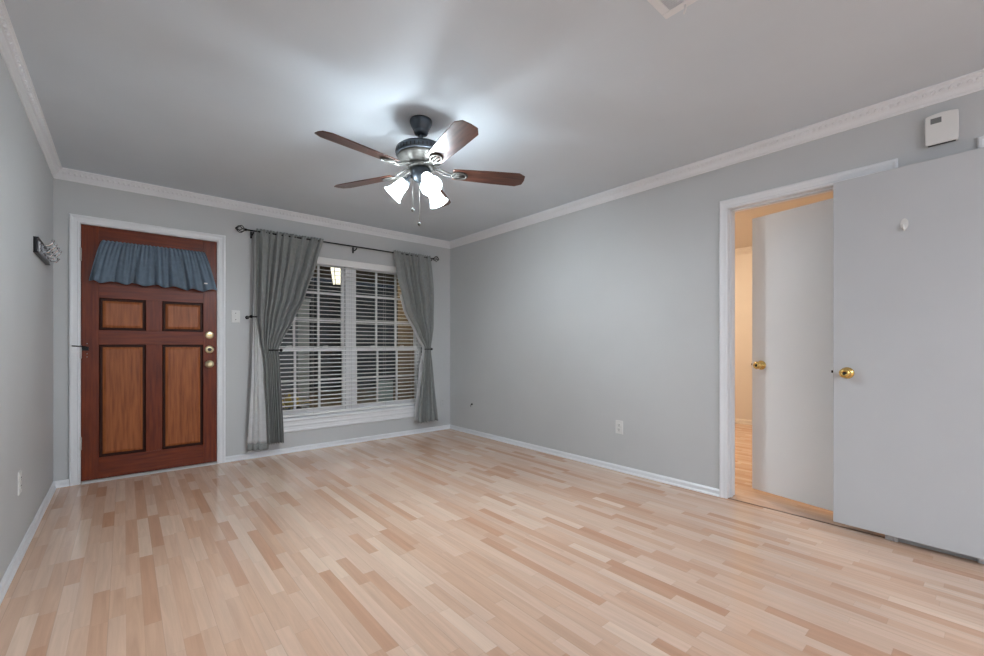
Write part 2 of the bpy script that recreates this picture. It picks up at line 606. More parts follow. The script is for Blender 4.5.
# ------------------------------------------------------------------ entry door
d1 = thing('door_1', (DX0, YB, 0), 'dark cherry wood panelled entry door behind the blue valance', 'door', None, 'structure')
F0, F1 = YB + 0.000, YB + 0.044
ax0, ax1, az0, az1 = DX0 + 0.006, DX1 - 0.006, 0.020, DZ - 0.007
LX0, LX1, RX0, RX1 = -0.156, 0.137, 0.247, 0.541
mb = MB()
mb.box(ax0, LX0, F0, F1, az0, az1).box(RX1, ax1, F0, F1, az0, az1)
mb.box(LX1, RX0, F0, F1, 0.19, 1.093).box(LX1, RX0, F0, F1, 1.209, 1.468)
mb.build('stile', M['door_v'], d1, 0.002)
mb = MB()
for z0, z1 in ((az0, 0.19), (1.093, 1.209), (1.468, az1)):
    mb.box(LX0, RX1, F0 + 0.0005, F1, z0, z1)
mb.build('rail', M['door_h'], d1)
for x0, x1 in ((LX0, LX1), (RX0, RX1)):
    for z0, z1 in ((0.19, 1.093), (1.209, 1.468)):
        def ring(i, y):
            return [(x0 + i, y, z0 + i), (x1 - i, y, z0 + i), (x1 - i, y, z1 - i), (x0 + i, y, z1 - i)]
        prof = [(0.0, F0 + 0.0), (0.006, F0 + 0.006), (0.010, F0 + 0.014), (0.018, F0 + 0.014), (0.022, F0 + 0.011)]
        v = []
        for i, y in prof:
            v += ring(i, y)
        fc = []
        for s_ in range(len(prof) - 1):
            for k in range(4):
                k2 = (k + 1) % 4
                fc.append((s_ * 4 + k, s_ * 4 + k2, s_ * 4 + 4 + k2, s_ * 4 + 4 + k))
        p = MB().add(v, fc).build('panel_groove', M['door_g'], d1)
        v = ring(0.022, F0 + 0.011) + ring(0.040, F0 + 0.004)
        fc = [(0, 1, 5, 4), (1, 2, 6, 5), (2, 3, 7, 6), (3, 0, 4, 7), (4, 5, 6, 7)]
        MB().add(v, fc).build('raised_panel', M['door_p'], d1)
MB().box(LX0, RX1, F0 + 0.02, F1, 0.19, 1.468).build('door_core', M['door_v'], d1)
YM = Matrix.Rotation(R(90), 4, 'X')       # local z -> world -y
def at_door(x, z):
    return Matrix.Translation((x, F0, z)) @ YM
DK = 0.588
for z, kind in ((1.181, 0), (1.05, 1), (0.917, 2)):
    mb = MB().lathe([(0.0005, 0.0), (0.034, 0.0), (0.034, 0.006), (0.030, 0.012), (0.021, 0.014), (0.0005, 0.014)], 28, at_door(DK, z))
    nm = ('deadbolt', 'deadbolt', 'door_knob')[kind]
    k = mb.build(nm, M['palebrass'], d1)
    mb = MB()
    if kind == 0:
        mb.box(-0.014, 0.014, -0.004, 0.004, 0.013, 0.024, at_door(DK, z))
        mb.build('thumb_turn', M['brass'], k)
    elif kind == 1:
        mb.lathe([(0.0005, 0.03), (0.015, 0.03), (0.016, 0.014), (0.016, 0.012)], 20, at_door(DK, z))
        mb.build('key_cylinder', M['nickel'], k)
    else:
        mb.lathe([(0.011, 0.012), (0.011, 0.03), (0.024, 0.038), (0.028, 0.05), (0.024, 0.06), (0.012, 0.064), (0.0005, 0.065)], 24, at_door(DK, z))
        mb.build('knob_grip', M['palebrass'], k)
for z in (0.316, 1.035, 1.80):
    mb = MB().box(ax0 - 0.004, ax0 + 0.004, F0 - 0.003, F0 + 0.002, z - 0.05, z + 0.05)
    mb.tube([(ax0 - 0.003, F0 - 0.006, z - 0.052), (ax0 - 0.003, F0 - 0.006, z + 0.052)], 0.006, 8)
    mb.build('hinge', M['threshold'], d1)
mb = MB().box(ax0 + 0.005, ax0 + 0.045, F0 - 0.004, F0, 1.045, 1.075)
mb.tube([(ax0 + 0.03, F0 - 0.008, 1.075), (ax0 - 0.05, F0 - 0.03, 1.082)], 0.004, 8)
mb.build('swing_bar_guard', M['black'], d1)
for dx, dz in ((0.035, 1.10), (0.035, 1.02), (0.035, 0.995)):
    MB().sphere((ax0 + dx, F0 - 0.001, dz), 0.004, 6).build('screw', M['chrome'], d1)

# valance on the door
val = thing('door_valance', (0.2, F0 - 0.025, 1.91), 'short gathered slate blue valance hanging across the wooden door', 'valance')
NC, NR = 220, 26
rows = []
rnd = random.Random(3)
ph = [rnd.uniform(0, 6.28) for _ in range(8)]
for i in range(NR):
    t = i / (NR - 1)
    row = []
    for j in range(NC):
        s = j / (NC - 1)
        xt, xb = -0.137 + s * 0.681, -0.222 + s * 0.856
        e = t ** 0.75
        x = xt + (xb - xt) * e
        wig = 0.010 * math.sin(2 * PI * 4.2 * s + ph[0]) * t
        deep = math.sin(2 * PI * 6.5 * s + 1.3 * math.sin(5 * s + ph[1]) + ph[2])
        fine = math.sin(2 * PI * 27 * s + 2 * math.sin(9 * s + ph[3]))
        dy = (0.005 + 0.030 * t) * (1 - 1.6 * (1 - abs(math.sin(PI * 6.5 * s + 0.65 * math.sin(5 * s + ph[1])))) ** 2.5) + 0.3 * (0.004 + 0.02 * t) * deep + 0.006 * (1 - t) ** 1.2 * fine + 0.006 * t * math.sin(2 * PI * 15 * s + ph[4])
        zt = 1.925 + 0.003 * fine
        zb = 1.588 + 0.010 * math.sin(2 * PI * 6.5 * s + ph[5]) - 0.012 * math.exp(-((s - 0.8) / 0.18) ** 2)
        row.append((x + wig, F0 - 0.034 - 0.012 * t - dy, zt + (zb - zt) * t))
    rows.append(row)
MB().grid(rows).build('valance_cloth', M['valance'], val, solid=0.0015)
MB().tube([(-0.142, F0 - 0.026, 1.908), (0.548, F0 - 0.026, 1.908)], 0.005, 8).tube([(-0.14, F0 - 0.026, 1.908), (-0.14, F0, 1.908)], 0.004, 8).tube(
    [(0.546, F0 - 0.026, 1.908), (0.546, F0, 1.908)], 0.004, 8).build('valance_rod', M['chrome'], val)
MB().box(0.540, 0.566, F0 - 0.072, F0 - 0.070, 1.635, 1.647).build('care_tag', M['plastic'], val)

# ------------------------------------------------------------------ window
win = thing('window_1', (1.93, YB + 0.06, WZ0), 'white double window of paned sashes behind the blind', 'window', None, 'structure')
WY0, WY1 = YB + 0.048, YB + 0.118
mb = MB()
MUL0, MUL1 = 1.872, 1.978
mb.box(WX0, WX0 + 0.045, WY0, WY1, WZ0, WZ1).box(WX1 - 0.045, WX1, WY0, WY1, WZ0, WZ1)
mb.box(MUL0, MUL1, WY0, WY1, WZ0 + 0.03, WZ1 - 0.035)
mb.box(WX0 + 0.045, WX1 - 0.045, WY0, WY1, WZ1 - 0.035, WZ1).box(WX0 + 0.045, WX1 - 0.045, WY0, WY1, WZ0, WZ0 + 0.03)
mb.build('window_frame', M['vinyl'], win, 0.002)
ZM = 1.045
for x0, x1 in ((WX0 + 0.045, MUL0), (MUL1, WX1 - 0.045)):
    for up in (1, 0):
        y0, y1 = (YB + 0.086, YB + 0.112) if up else (YB + 0.056, YB + 0.082)
        z0, z1 = (ZM - 0.02, WZ1 - 0.035) if up else (WZ0 + 0.03, ZM + 0.022)
        st = 0.032
        mb = MB()
        mb.box(x0, x0 + st, y0, y1, z0, z1).box(x1 - st, x1, y0, y1, z0, z1)
        mb.box(x0 + st, x1 - st, y0, y1, z0, z0 + 0.04).box(x0 + st, x1 - st, y0, y1, z1 - 0.042, z1)
        sash = mb.build('upper_sash' if up else 'lower_sash', M['vinyl'], win, 0.002)
        gx0, gx1, gz0, gz1 = x0 + st, x1 - st, z0 + 0.04, z1 - 0.042
        yc = (y0 + y1) / 2
        mb = MB()
        for k in (1, 2):
            xm = gx0 + (gx1 - gx0) * k / 3
            mb.box(xm - 0.011, xm + 0.011, yc - 0.009, yc + 0.009, gz0, gz1)
        nr = 3 if up else 2
        for k in range(1, nr):
            zm = gz0 + (gz1 - gz0) * k / nr
            mb.box(gx0, gx1, yc - 0.0085, yc + 0.0085, zm - 0.011, zm + 0.011)
        mb.build('muntin', M['vinyl'], sash)
        MB().box(gx0, gx1, yc - 0.002, yc + 0.002, gz0, gz1).build('pane', M['glass'], sash)
        if not up:
            for q in (0.25, 0.75):
                xm = gx0 + (gx1 - gx0) * q
                lk = MB().box(xm - 0.028, xm + 0.028, y0 + 0.002, y1 - 0.002, z1, z1 + 0.010)
                lk.tube([(xm - 0.02, y0 + 0.01, z1 + 0.014), (xm + 0.03, y0 + 0.004, z1 + 0.016)], 0.005, 8)
                lk.build('sash_lock', M['plastic'], sash)
# stool and apron below the opening, head liner in the reveal
mb = MB()
prof = [(0, 0.342), (0.024, 0.342), (0.028, 0.336), (0.028, 0.322), (0.022, 0.316), (0.016, 0.314), (0.016, 0.286), (0.020, 0.282), (0.020, 0.268),
        (0.013, 0.262), (0.013, 0.232), (0.018, 0.228), (0.018, 0.215), (0.010, 0.206), (0, 0.206)]
mb.prism([(YB - d, z) for d, z in prof], WX0 - 0.06, WX1 + 0.06, Matrix(((0, 0, 1, 0), (1, 0, 0, 0), (0, 1, 0, 0), (0, 0, 0, 1))))
mb.box(WX0, WX1, YB - 0.001, WY0, WZ0 - 0.002, WZ0 + 0.004)
mb.build('window_sill', M['trim'], win)

# blind
bl = thing('window_blind', (1.93, YB + 0.02, WZ1), 'wide white slatted blind lowered over the double window', 'blind')
BX0, BX1 = WX0 + 0.006, WX1 - 0.006
mb = MB().box(BX0, BX1, YB - 0.006, YB + 0.004, 1.952, WZ1 - 0.002)
mb.build('blind_valance', M['blind'], bl, 0.002)
MB().box(BX0 + 0.004, BX1 - 0.004, YB + 0.006, YB + 0.044, 1.985, WZ1 - 0.003).build('head_rail', M['blind'], bl)
mb = MB()
YS = YB + 0.022
z = 1.938
pitch = 0.0432
tilt = R(6)
while z > 0.415:
    v = []
    for sgn in (1, -1):
        for q in (-1, -0.5, 0, 0.5, 1):
            yy, zz = q * 0.023, 0.0035 * (1 - q * q) + sgn * 0.0017
            for xx in (BX0 + 0.004, BX1 - 0.004):
                v.append((xx, YS + yy * math.cos(tilt) - zz * math.sin(tilt), z + yy * math.sin(tilt) + zz * math.cos(tilt)))
    fc = []
    for k in range(4):
        fc.append((2 * k, 2 * k + 1, 2 * k + 3, 2 * k + 2))
        fc.append((10 + 2 * k, 12 + 2 * k, 13 + 2 * k, 11 + 2 * k))
    fc += [(0, 10, 11, 1), (8, 9, 19, 18)]
    for e in (0, 1):
        for k in range(4):
            q = (2 * k + e, 2 * k + 2 + e, 12 + 2 * k + e, 10 + 2 * k + e)
            fc.append(q if e == 0 else q[::-1])
    mb.add(v, fc)
    z -= pitch
slats = mb.build('slats', M['blind'], bl)
MB().box(BX0 + 0.004, BX1 - 0.004, YS - 0.025, YS + 0.022, 0.358, 0.380).build('bottom_rail', M['blind'], bl, 0.003)
for x in (1.16, 1.51, 1.92, 2.33, 2.70):
    mb = MB()
    for yy in (-0.0245, 0.0245):
        mb.tube([(x, YS + yy, 0.37), (x, YS + yy, 1.99)], 0.0011, 5)
    mb.build('ladder_cord', M['cord'], bl)
MB().tube([(1.30, YB - 0.010, 1.95), (1.302, YB - 0.011, 1.25)], 0.004, 6).build('tilt_wand', M['plastic'], bl)

# ------------------------------------------------------------------ curtain rod
YR, ZR = 4.565, 2.172
rod = thing('curtain_rod', (1.93, YR, ZR), 'thin black curtain rod with wire cage ends above the window', 'curtain rod')
MB().tube([(0.87, YR, ZR), (2.925, YR, ZR)], 0.0075, 12).build('rod', M['black'], rod)
for sx, x in ((-1, 0.87), (1, 2.925)):
    mb = MB().lathe([(0.0005, 0), (0.012, 0), (0.012, 0.012), (0.005, 0.016)], 12, Matrix.Translation((x, YR, ZR)) @ Matrix.Rotation(R(90) * sx, 4, 'Y'))
    for k in range(5):
        pts = []
        for i in range(13):
            q = i / 12
            a = 2 * PI * k / 5 + q * 1.9
            rr = 0.033 * math.sin(PI * q) + 0.002
            pts.append((x + sx * (0.012 + q * 0.075), YR + rr * math.cos(a), ZR + rr * math.sin(a)))
        mb.tube(pts, 0.0035, 6)
    mb.sphere((x + sx * 0.089, YR, ZR), 0.006, 6)
    mb.build('finial', M['black'], rod)
for x in (0.925, 1.937, 2.905):
    mb = MB().box(x - 0.008, x + 0.008, YB - 0.006, YB, ZR - 0.055, ZR + 0.01)
    mb.tube([(x, YB - 0.003, ZR - 0.03), (x, YB - 0.05, ZR - 0.034), (x, YR, ZR - 0.026), (x, YR - 0.006, ZR - 0.012)], 0.006, 8)
    mb.build('bracket', M['black'], rod)


# ------------------------------------------------------------------ curtains
def interp(tab, z):
    tab = sorted(tab)
    if z <= tab[0][0]:
        return tab[0][1]
    for (a, p), (b, q) in zip(tab, tab[1:]):
        if z <= b:
            t = (z - a) / (b - a)
            t = t * t * (3 - 2 * t) * 0.35 + t * 0.65
            return p + (q - p) * t
    return tab[-1][1]


def curtain_rows(left, right, amp, yc, z0, z1, folds, seed, nc=200, nr=90, fine_top=True, hem=0.006, skew=0.0):
    rn = random.Random(seed)
    p = [rn.uniform(0, 6.28) for _ in range(8)]
    rows = []
    for i in range(nr):
        t = i / (nr - 1)
        z = z1 + (z0 - z1) * t
        a, b, A, y0 = interp(left, z), interp(right, z), interp(amp, z), interp(yc, z)
        row = []
        for j in range(nc):
            s = j / (nc - 1)
            th = 2 * PI * folds * s + 2.0 * math.sin(2 * PI * 1.3 * s + p[0]) + 0.5 * math.sin(3 * t + p[1])
            e = math.sin(th) + 0.45 * math.sin(0.53 * th + p[2]) + 0.25 * math.sin(1.9 * th + p[3] + 1.5 * t)
            d = 1.5 - 2.4 * abs(math.sin(th / 2 + 0.35 * math.sin(0.7 * th + p[6]))) ** 0.7 * -1 - 2.4 + 0.5 * e
            ft = max(0.0, 1 - (z1 - z) / 0.10) if fine_top else 0
            d2 = 0.006 * ft * math.sin(2 * PI * folds * 2.7 * s + p[4])
            x = a + (b - a) * (s + 0.010 * math.cos(th) * (1 - abs(2 * s - 1)))
            y = y0 - A * d - d2
            zz = z + 0.004 * ft * math.sin(2 * PI * folds * 2.7 * s + p[5]) + hem * math.sin(th + 0.6) * (t ** 4) + skew * (s - 0.5) * t ** 3
            row.append((x, min(y, YB - 0.02), zz))
        rows.append(row)
    return rows


cl = thing('curtain', (1.1, YR, ZR), 'wide grey curtain tied back beside the entry door', 'curtain', 'tied grey curtains')
Lr = [(2.206, 1.584), (1.957, 1.515), (1.58, 1.396), (1.332, 1.281), (1.114, 1.170), (1.047, 1.142), (0.958, 1.155), (0.154, 1.191)]
Ll = [(2.19, 0.950), (1.622, 0.952), (1.356, 0.955), (1.1, 0.985), (1.04, 1.000), (0.9, 1.02), (0.16, 1.045)]
amp = [(2.2, 0.008), (2.05, 0.021), (1.6, 0.028), (1.2, 0.021), (1.04, 0.009), (0.85, 0.015), (0.1, 0.024)]
yc = [(2.2, YR), (1.6, YR - 0.005), (1.04, YR - 0.01), (0.5, YR - 0.012), (0.1, YR - 0.012)]
MB().grid(curtain_rows(Ll, Lr, amp, yc, 0.135, 2.196, 8, 5)).build('curtain_panel', M['curtain'], cl, solid=0.002)
# turned back edge: the pale lining side, with a grey hem
Al = [(2.17, 0.936), (1.6, 0.930), (1.33, 0.926), (0.874, 0.915), (0.16, 0.880)]
Ar = [(2.17, 0.985), (1.6, 0.985), (1.33, 0.985), (1.04, 1.01), (0.16, 1.062)]
am2 = [(2.2, 0.006), (1.04, 0.008), (0.1, 0.013)]
yc2 = [(2.2, YR + 0.022), (1.4, YR + 0.018), (1.04, YR + 0.016), (0.1, YR + 0.016)]
rows = curtain_rows(Al, Ar, am2, yc2, 0.155, 2.17, 2.2, 9, 50, 60, False)
MB().grid(rows).build('curtain_lining', M['lining'], cl, solid=0.002)
hb = [[(x, y - 0.004, z - 0.002 - 0.05 * q) for x, y, z in rows[-1]] for q in (-0.05, 0.4, 0.85, 1.3)]
MB().grid(hb).build('curtain_hem', M['curtain'], cl, solid=0.002)
MB().tube([(p[0], p[1] - 0.003, p[2]) for p in [(rows[i][0][0], rows[i][0][1], rows[i][0][2]) for i in range(0, 60, 3)]], 0.0035, 6).build('curtain_edge_seam', M['curtain'], cl)

cr_ = thing('curtain', (2.7, YR, ZR), 'narrower grey curtain tied back by the right corner of the window wall', 'curtain', 'tied grey curtains')
Rl = [(2.195, 2.38), (1.918, 2.423), (1.516, 2.536), (1.21, 2.714), (1.061, 2.808), (1.016, 2.804), (0.85, 2.78), (0.227, 2.690), (0.161, 2.690)]
Rr_ = [(2.195, 2.893), (1.756, 2.926), (1.319, 2.920), (1.051, 2.885), (0.67, 2.925), (0.113, 2.99)]
amp = [(2.2, 0.008), (2.05, 0.020), (1.6, 0.027), (1.2, 0.017), (1.04, 0.006), (0.85, 0.012), (0.1, 0.024)]
MB().grid(curtain_rows(Rl, Rr_, amp, yc, 0.150, 2.196, 6, 11)).build('curtain_panel', M['curtain'], cr_, solid=0.002)
Wl = [(1.7, 2.475), (1.516, 2.522), (1.21, 2.690), (1.061, 2.782), (1.016, 2.784), (0.85, 2.745), (0.227, 2.672), (0.161, 2.672)]
Wr = [(1.7, 2.52), (1.516, 2.58), (1.21, 2.74), (1.061, 2.85), (1.016, 2.85), (0.85, 2.83), (0.227, 2.80), (0.161, 2.86)]
am3 = [(2.2, 0.002), (0.1, 0.004)]
yc3 = [(2.2, YR + 0.030), (1.04, YR + 0.024), (0.1, YR + 0.030)]
rows = curtain_rows(Wl, Wr, am3, yc3, 0.165, 1.7, 1.5, 4, 30, 60, False)
MB().grid(rows).build('curtain_lining', M['lining'], cr_, solid=0.002)


def holdback(x, z, x_end, label):
    o = thing('curtain_holdback', (x, YB, z), label, 'holdback', 'black curtain holdbacks')
    mb = MB().lathe([(0.0005, 0), (0.017, 0), (0.017, 0.004), (0.008, 0.008)], 16, Matrix.Translation((x, YB, z)) @ YM)
    mb.tube([(x, YB - 0.004, z), (x, YB - 0.160, z)], 0.006, 10)
    mb.build('post', M['black'], o)
    mb = MB()
    if x_end is not None:
        mb.tube([(x, YB - 0.160, z), ((x + x_end) / 2, YB - 0.164, z), (x_end, YB - 0.160, z)], 0.0065, 10)
        mb.build('arm', M['black'], o)
        mb = MB()
    mb.lathe([(0.0005, 0), (0.013, 0.001), (0.015, 0.006), (0.013, 0.012), (0.0005, 0.014)], 16, Matrix.Translation((x, YB - 0.163, z)) @ YM)
    mb.build('end_knob', M['black'], o)
    return o


holdback(0.893, 1.355, 0.945, 'short black holdback jutting from the wall left of the wide curtain')
holdback(1.152, 1.042, 1.045, 'black holdback arm pinching the wide left curtain')
holdback(2.862, 1.044, 2.765, 'black holdback arm pinching the narrow right curtain')


# ------------------------------------------------------------------ wall plates
def plate_frame(loc, nrm):
    """local x along wall, y up, z out of the wall"""
    nv = Vector(nrm)
    up = Vector((0, 0, 1))
    xx = up.cross(nv)
    return Matrix((tuple(xx) + (0,), tuple(up) + (0,), tuple(nv) + (0,), (0, 0, 0, 1))).transposed().normalized() if False else \
        Matrix.Translation(loc) @ Matrix(((xx.x, up.x, nv.x, 0), (xx.y, up.y, nv.y, 0), (xx.z, up.z, nv.z, 0), (0, 0, 0, 1)))


def plate(mb, F, w_=0.072, h_=0.116, t=0.006):
    e = 0.004
    v = []
    for i, z in ((0, 0), (0, t * 0.5), (e, t)):
        v += [(-w_ / 2 + i, -h_ / 2 + i, z), (w_ / 2 - i, -h_ / 2 + i, z), (w_ / 2 - i, h_ / 2 - i, z), (-w_ / 2 + i, h_ / 2 - i, z)]
    fc = []
    for s_ in range(2):
        for k in range(4):
            k2 = (k + 1) % 4
            fc.append((s_ * 4 + k, s_ * 4 + k2, s_ * 4 + 4 + k2, s_ * 4 + 4 + k))
    fc.append((8, 9, 10, 11))
    mb.add(v, fc, False, F)


def outlet(loc, nrm, label):
    o = thing('wall_outlet', loc, label, 'outlet', 'white duplex outlets')
    F = plate_frame(loc, nrm)
    mb = MB()
    plate(mb, F)
    mb.build('cover_plate', M['plastic'], o)
    for dz in (-0.021, 0.021):
        mb = MB().lathe([(0.017, 0.005), (0.017, 0.0075), (0.0005, 0.0078)], 20, F @ Matrix.Translation((0, dz, 0)))
        s_ = mb.build('socket', M['plastic'], o)
        mb = MB()
        for dx in (-0.007, 0.007):
            mb.box(dx - 0.0012, dx + 0.0012, dz - 0.001, dz + 0.008, 0.0075, 0.0085, F)
        mb.box(-0.0025, 0.0025, dz - 0.011, dz - 0.006, 0.0075, 0.0085, F)
        mb.build('slot', M['dark'], s_)
    return o


outlet((XR, 2.115, 0.380), (-1, 0, 0), 'white duplex outlet low on the long right wall')
outlet((XL, 3.256, 0.380), (1, 0, 0), 'white duplex outlet low on the left wall')

sw = thing('light_switch', (0.797, YB, 1.36), 'white switch plate on the wall between door and left curtain', 'light switch')
F = plate_frame((0.797, YB, 1.36), (0, -1, 0))
mb = MB()
plate(mb, F)
mb.build('cover_plate', M['plastic'], sw)
MB().box(-0.006, 0.006, -0.013, 0.013, 0.0055, 0.0075, F).box(-0.004, 0.004, 0.0, 0.009, 0.0075, 0.017, F).build('toggle', M['plastic'], sw)
for dz in (-0.03, 0.03):
    MB().lathe([(0.004, 0.0058), (0.0035, 0.0072), (0.0004, 0.0074)], 10, F @ Matrix.Translation((0, dz, 0))).build('screw', M['nickel'], sw)

jp = thing('blank_wall_plate', (3.135, YB, 0.352), 'small grey painted wall plate between right curtain and corner', 'wall plate')
F = plate_frame((3.135, YB, 0.352), (0, -1, 0))
mb = MB()
plate(mb, F, 0.07, 0.112, 0.004)
mb.build('cover_plate', M['wall'], jp)
for dz in (-0.02, 0.02):
    MB().box(-0.008, 0.008, dz - 0.002, dz + 0.002, 0.004, 0.005, F).build('slot', M['lcd'], jp)

ck = thing('cable_jack', (XR, 4.19, 0.366), 'small bare dark jack poking from the right wall near the corner', 'cable jack')
F = plate_frame((XR, 4.19, 0.366), (-1, 0, 0))
MB().lathe([(0.012, 0.0), (0.012, 0.003), (0.006, 0.004), (0.006, 0.018), (0.0005, 0.019)], 14, F).build('connector', M['black'], ck)
MB().tube([F @ Vector((0, -0.004, 0.012)), F @ Vector((-0.012, -0.02, 0.02)), F @ Vector((-0.02, -0.032, 0.006))], 0.003, 6).build('wire', M['dark'], ck)

# hook rack on the left wall
rk = thing('hook_rack', (XL, 3.97, 1.68), 'small dark wall rack with chrome coat hooks on the left wall', 'coat rack')
F = plate_frame((XL, 3.975, 1.685), (1, 0, 0))      # local x runs towards -y? built symmetric
mb = MB().box(-0.27, 0.27, -0.045, 0.045, 0, 0.018, F)
mb.build('back_board', M['black'], rk, 0.003)
MB().box(-0.272, 0.272, -0.047, -0.040, 0.0, 0.022, F).box(-0.272, 0.272, 0.040, 0.047, 0.0, 0.022, F).build('rim', M['black'], rk)
for k in range(4):
    x = -0.20 + 0.4 * k / 3
    pl = MB().box(x - 0.010, x + 0.010, -0.032, 0.032, 0.018, 0.022, F)
    hk = pl.build('hook', M['chrome'], rk)
    mb = MB()
    mb.tube([F @ Vector((x, 0.016, 0.02)), F @ Vector((x, 0.012, 0.04)), F @ Vector((x, 0.016, 0.062)), F @ Vector((x, 0.032, 0.076)), F @ Vector((x, 0.042, 0.077))], 0.005, 8)
    mb.sphere(F @ Vector((x, 0.045, 0.077)), 0.008, 8)
    mb.tube([F @ Vector((x, -0.010, 0.02)), F @ Vector((x, -0.028, 0.034)), F @ Vector((x, -0.03, 0.055)), F @ Vector((x, -0.012, 0.066))], 0.0055, 8)
    mb.sphere(F @ Vector((x, -0.008, 0.067)), 0.008, 8)
    mb.build('prong', M['chrome'], hk)

# wall control box high on the right wall
th = thing('thermostat', (XR, 0.184, 2.21), 'white wall control box high above the open white door', 'thermostat')
F = plate_frame((XR, 0.184, 2.212), (-1, 0, 0))
poly = [(-0.060, -0.078), (0.060, -0.078), (0.061, 0.0), (0.060, 0.074), (0.03, 0.081), (0, 0.083), (-0.03, 0.081), (-0.060, 0.074), (-0.061, 0.0)]
MB().prism(poly, 0.006, 0.036, F).build('housing', M['plastic'], th, 0.005)
MB().box(-0.054, 0.054, -0.072, 0.070, 0, 0.008, F).build('back_plate', M['lcd'], th)
MB().box(-0.040, 0.0, 0.030, 0.058, 0.034, 0.0372, F).build('display', M['lcd'], th)
MB().box(-0.05, 0.05, -0.0785, -0.0755, 0.012, 0.03, F).build('vent_slot', M['dark'], th)


# ------------------------------------------------------------------ flush white doors
def knob(mb, F, side=1):
    mb.lathe([(0.0005, 0), (0.033, 0.0), (0.033, 0.004), (0.026, 0.010), (0.012, 0.012), (0.011, 0.030), (0.020, 0.036), (0.027, 0.046), (0.027, 0.056),
              (0.020, 0.064), (0.010, 0.066), (0.009, 0.063), (0.0005, 0.063)], 28, F)


def flush_door(name, hinge, free, z0, z1, thick, label, knob_z, back_knob=True, paint='slab'):
    h, e = Vector((hinge[0], hinge[1], 0)), Vector((free[0], free[1], 0))
    t = (e - h).normalized()
    L = (e - h).length
    nv = Vector((-t.y, t.x, 0))            # for t ~ +y this faces -x (the room)
    F = Matrix(((t.x, 0, nv.x, h.x), (t.y, 0, nv.y, h.y), (0, 1, 0, 0), (0, 0, 0, 1)))
    o = thing(name, (h.x, h.y, 0), label, 'door', None, 'structure')
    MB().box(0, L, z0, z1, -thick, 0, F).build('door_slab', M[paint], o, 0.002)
    mb = MB()
    KF = F @ Matrix.Translation((L - 0.066, knob_z, 0))
    knob(mb, KF)
    k = mb.build('door_knob', M['brass'], o)
    MB().lathe([(0.008, 0.0635), (0.006, 0.0665), (0.0004, 0.0668)], 12, KF).build('lock_button', M['dark'], k)
    if back_knob:
        mb = MB()
        knob(mb, F @ Matrix.Translation((L - 0.066, knob_z, -thick)) @ Matrix.Rotation(PI, 4, 'X'))
        mb.build('door_knob', M['brass'], o)
    MB().box(L - 0.0005, L + 0.0015, knob_z - 0.028, knob_z + 0.028, -thick + 0.006, -0.006, F).build('latch_plate', M['brass'], o)
    b = MB().tube([F @ Vector((L, knob_z + 0.004, -thick / 2)), F @ Vector((L + 0.011, knob_z + 0.004, -thick / 2))], 0.008, 10)
    b.build('latch_bolt', M['black'], o)
    mb = MB()
    for z in (0.22, 1.03, 1.84):
        mb.tube([F @ Vector((-0.006, z - 0.045, -0.002)), F @ Vector((-0.006, z + 0.045, -0.002))], 0.006, 8)
    mb.build('hinge', M['brass'], o)
    return o, F, L


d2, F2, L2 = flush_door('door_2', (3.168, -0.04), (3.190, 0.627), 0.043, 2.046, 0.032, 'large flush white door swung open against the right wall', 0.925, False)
d3, F3, L3 = flush_door('door_3', (XR + T + 0.002, 0.425), (3.53, 1.172), 0.030, 2.022, 0.032, 'white door standing ajar inside the doorway', 0.942, True, 'ajar')

hk = thing('adhesive_hook', (3.18, 0.319, 1.73), 'small white adhesive hook on the open white door', 'hook')
FH = F2 @ Matrix.Translation((L2 - 0.308, 1.735, 0))
pp = [(0.016 * math.cos(2 * PI * k / 20), 0.030 * math.sin(2 * PI * k / 20)) for k in range(20)]
MB().prism(pp, 0, 0.004, FH).build('hook_base', M['plastic'], hk, 0.001)
MB().tube([FH @ Vector(p) for p in ((0, -0.004, 0.003), (0, -0.022, 0.006), (0, -0.032, 0.016), (0, -0.026, 0.026), (0, -0.008, 0.030))],
          [0.006, 0.006, 0.006, 0.0055, 0.004], 8).build('hook_prong', M['plastic'], hk)

# ------------------------------------------------------------------ ceiling vent
cv = thing('ceiling_vent', (1.556, 0.713, H), 'white louvred air vent in the ceiling', 'vent')
vx0, vx1, vy0, vy1 = 1.406, 1.706, 0.538, 0.888
mb = MB()
b_ = 0.035
zt, zb_ = H, H - 0.008
mb.box(vx0, vx0 + b_, vy0, vy1, zb_, zt).box(vx1 - b_, vx1, vy0, vy1, zb_, zt)
mb.box(vx0 + b_, vx1 - b_, vy0, vy0 + b_, zb_, zt).box(vx0 + b_, vx1 - b_, vy1 - b_, vy1, zb_, zt)
mb.build('vent_frame', M['trim'], cv, 0.003)
mb = MB()
x = vx0 + b_ + 0.006
while x < vx1 - b_:
    mb.box(-0.0015, 0.0015, vy0 + b_, vy1 - b_, -0.005, 0.004, Matrix.Translation((x, 0, H - 0.006)) @ Matrix.Rotation(R(-12), 4, 'Y'))
    x += 0.0095
mb.build('louvres', M['trim'], cv)
MB().box(vx0 + b_, vx1 - b_, vy0 + b_, vy1 - b_, H - 0.001, H - 0.0002).build('duct_opening', M['dark'], cv)
MB().tube([(vx1 - 0.016, 0.80, H - 0.008), (vx1 - 0.014, 0.80, H - 0.022), (vx1 - 0.004, 0.812, H - 0.03)], 0.004, 8).build('damper_lever', M['trim'], cv)

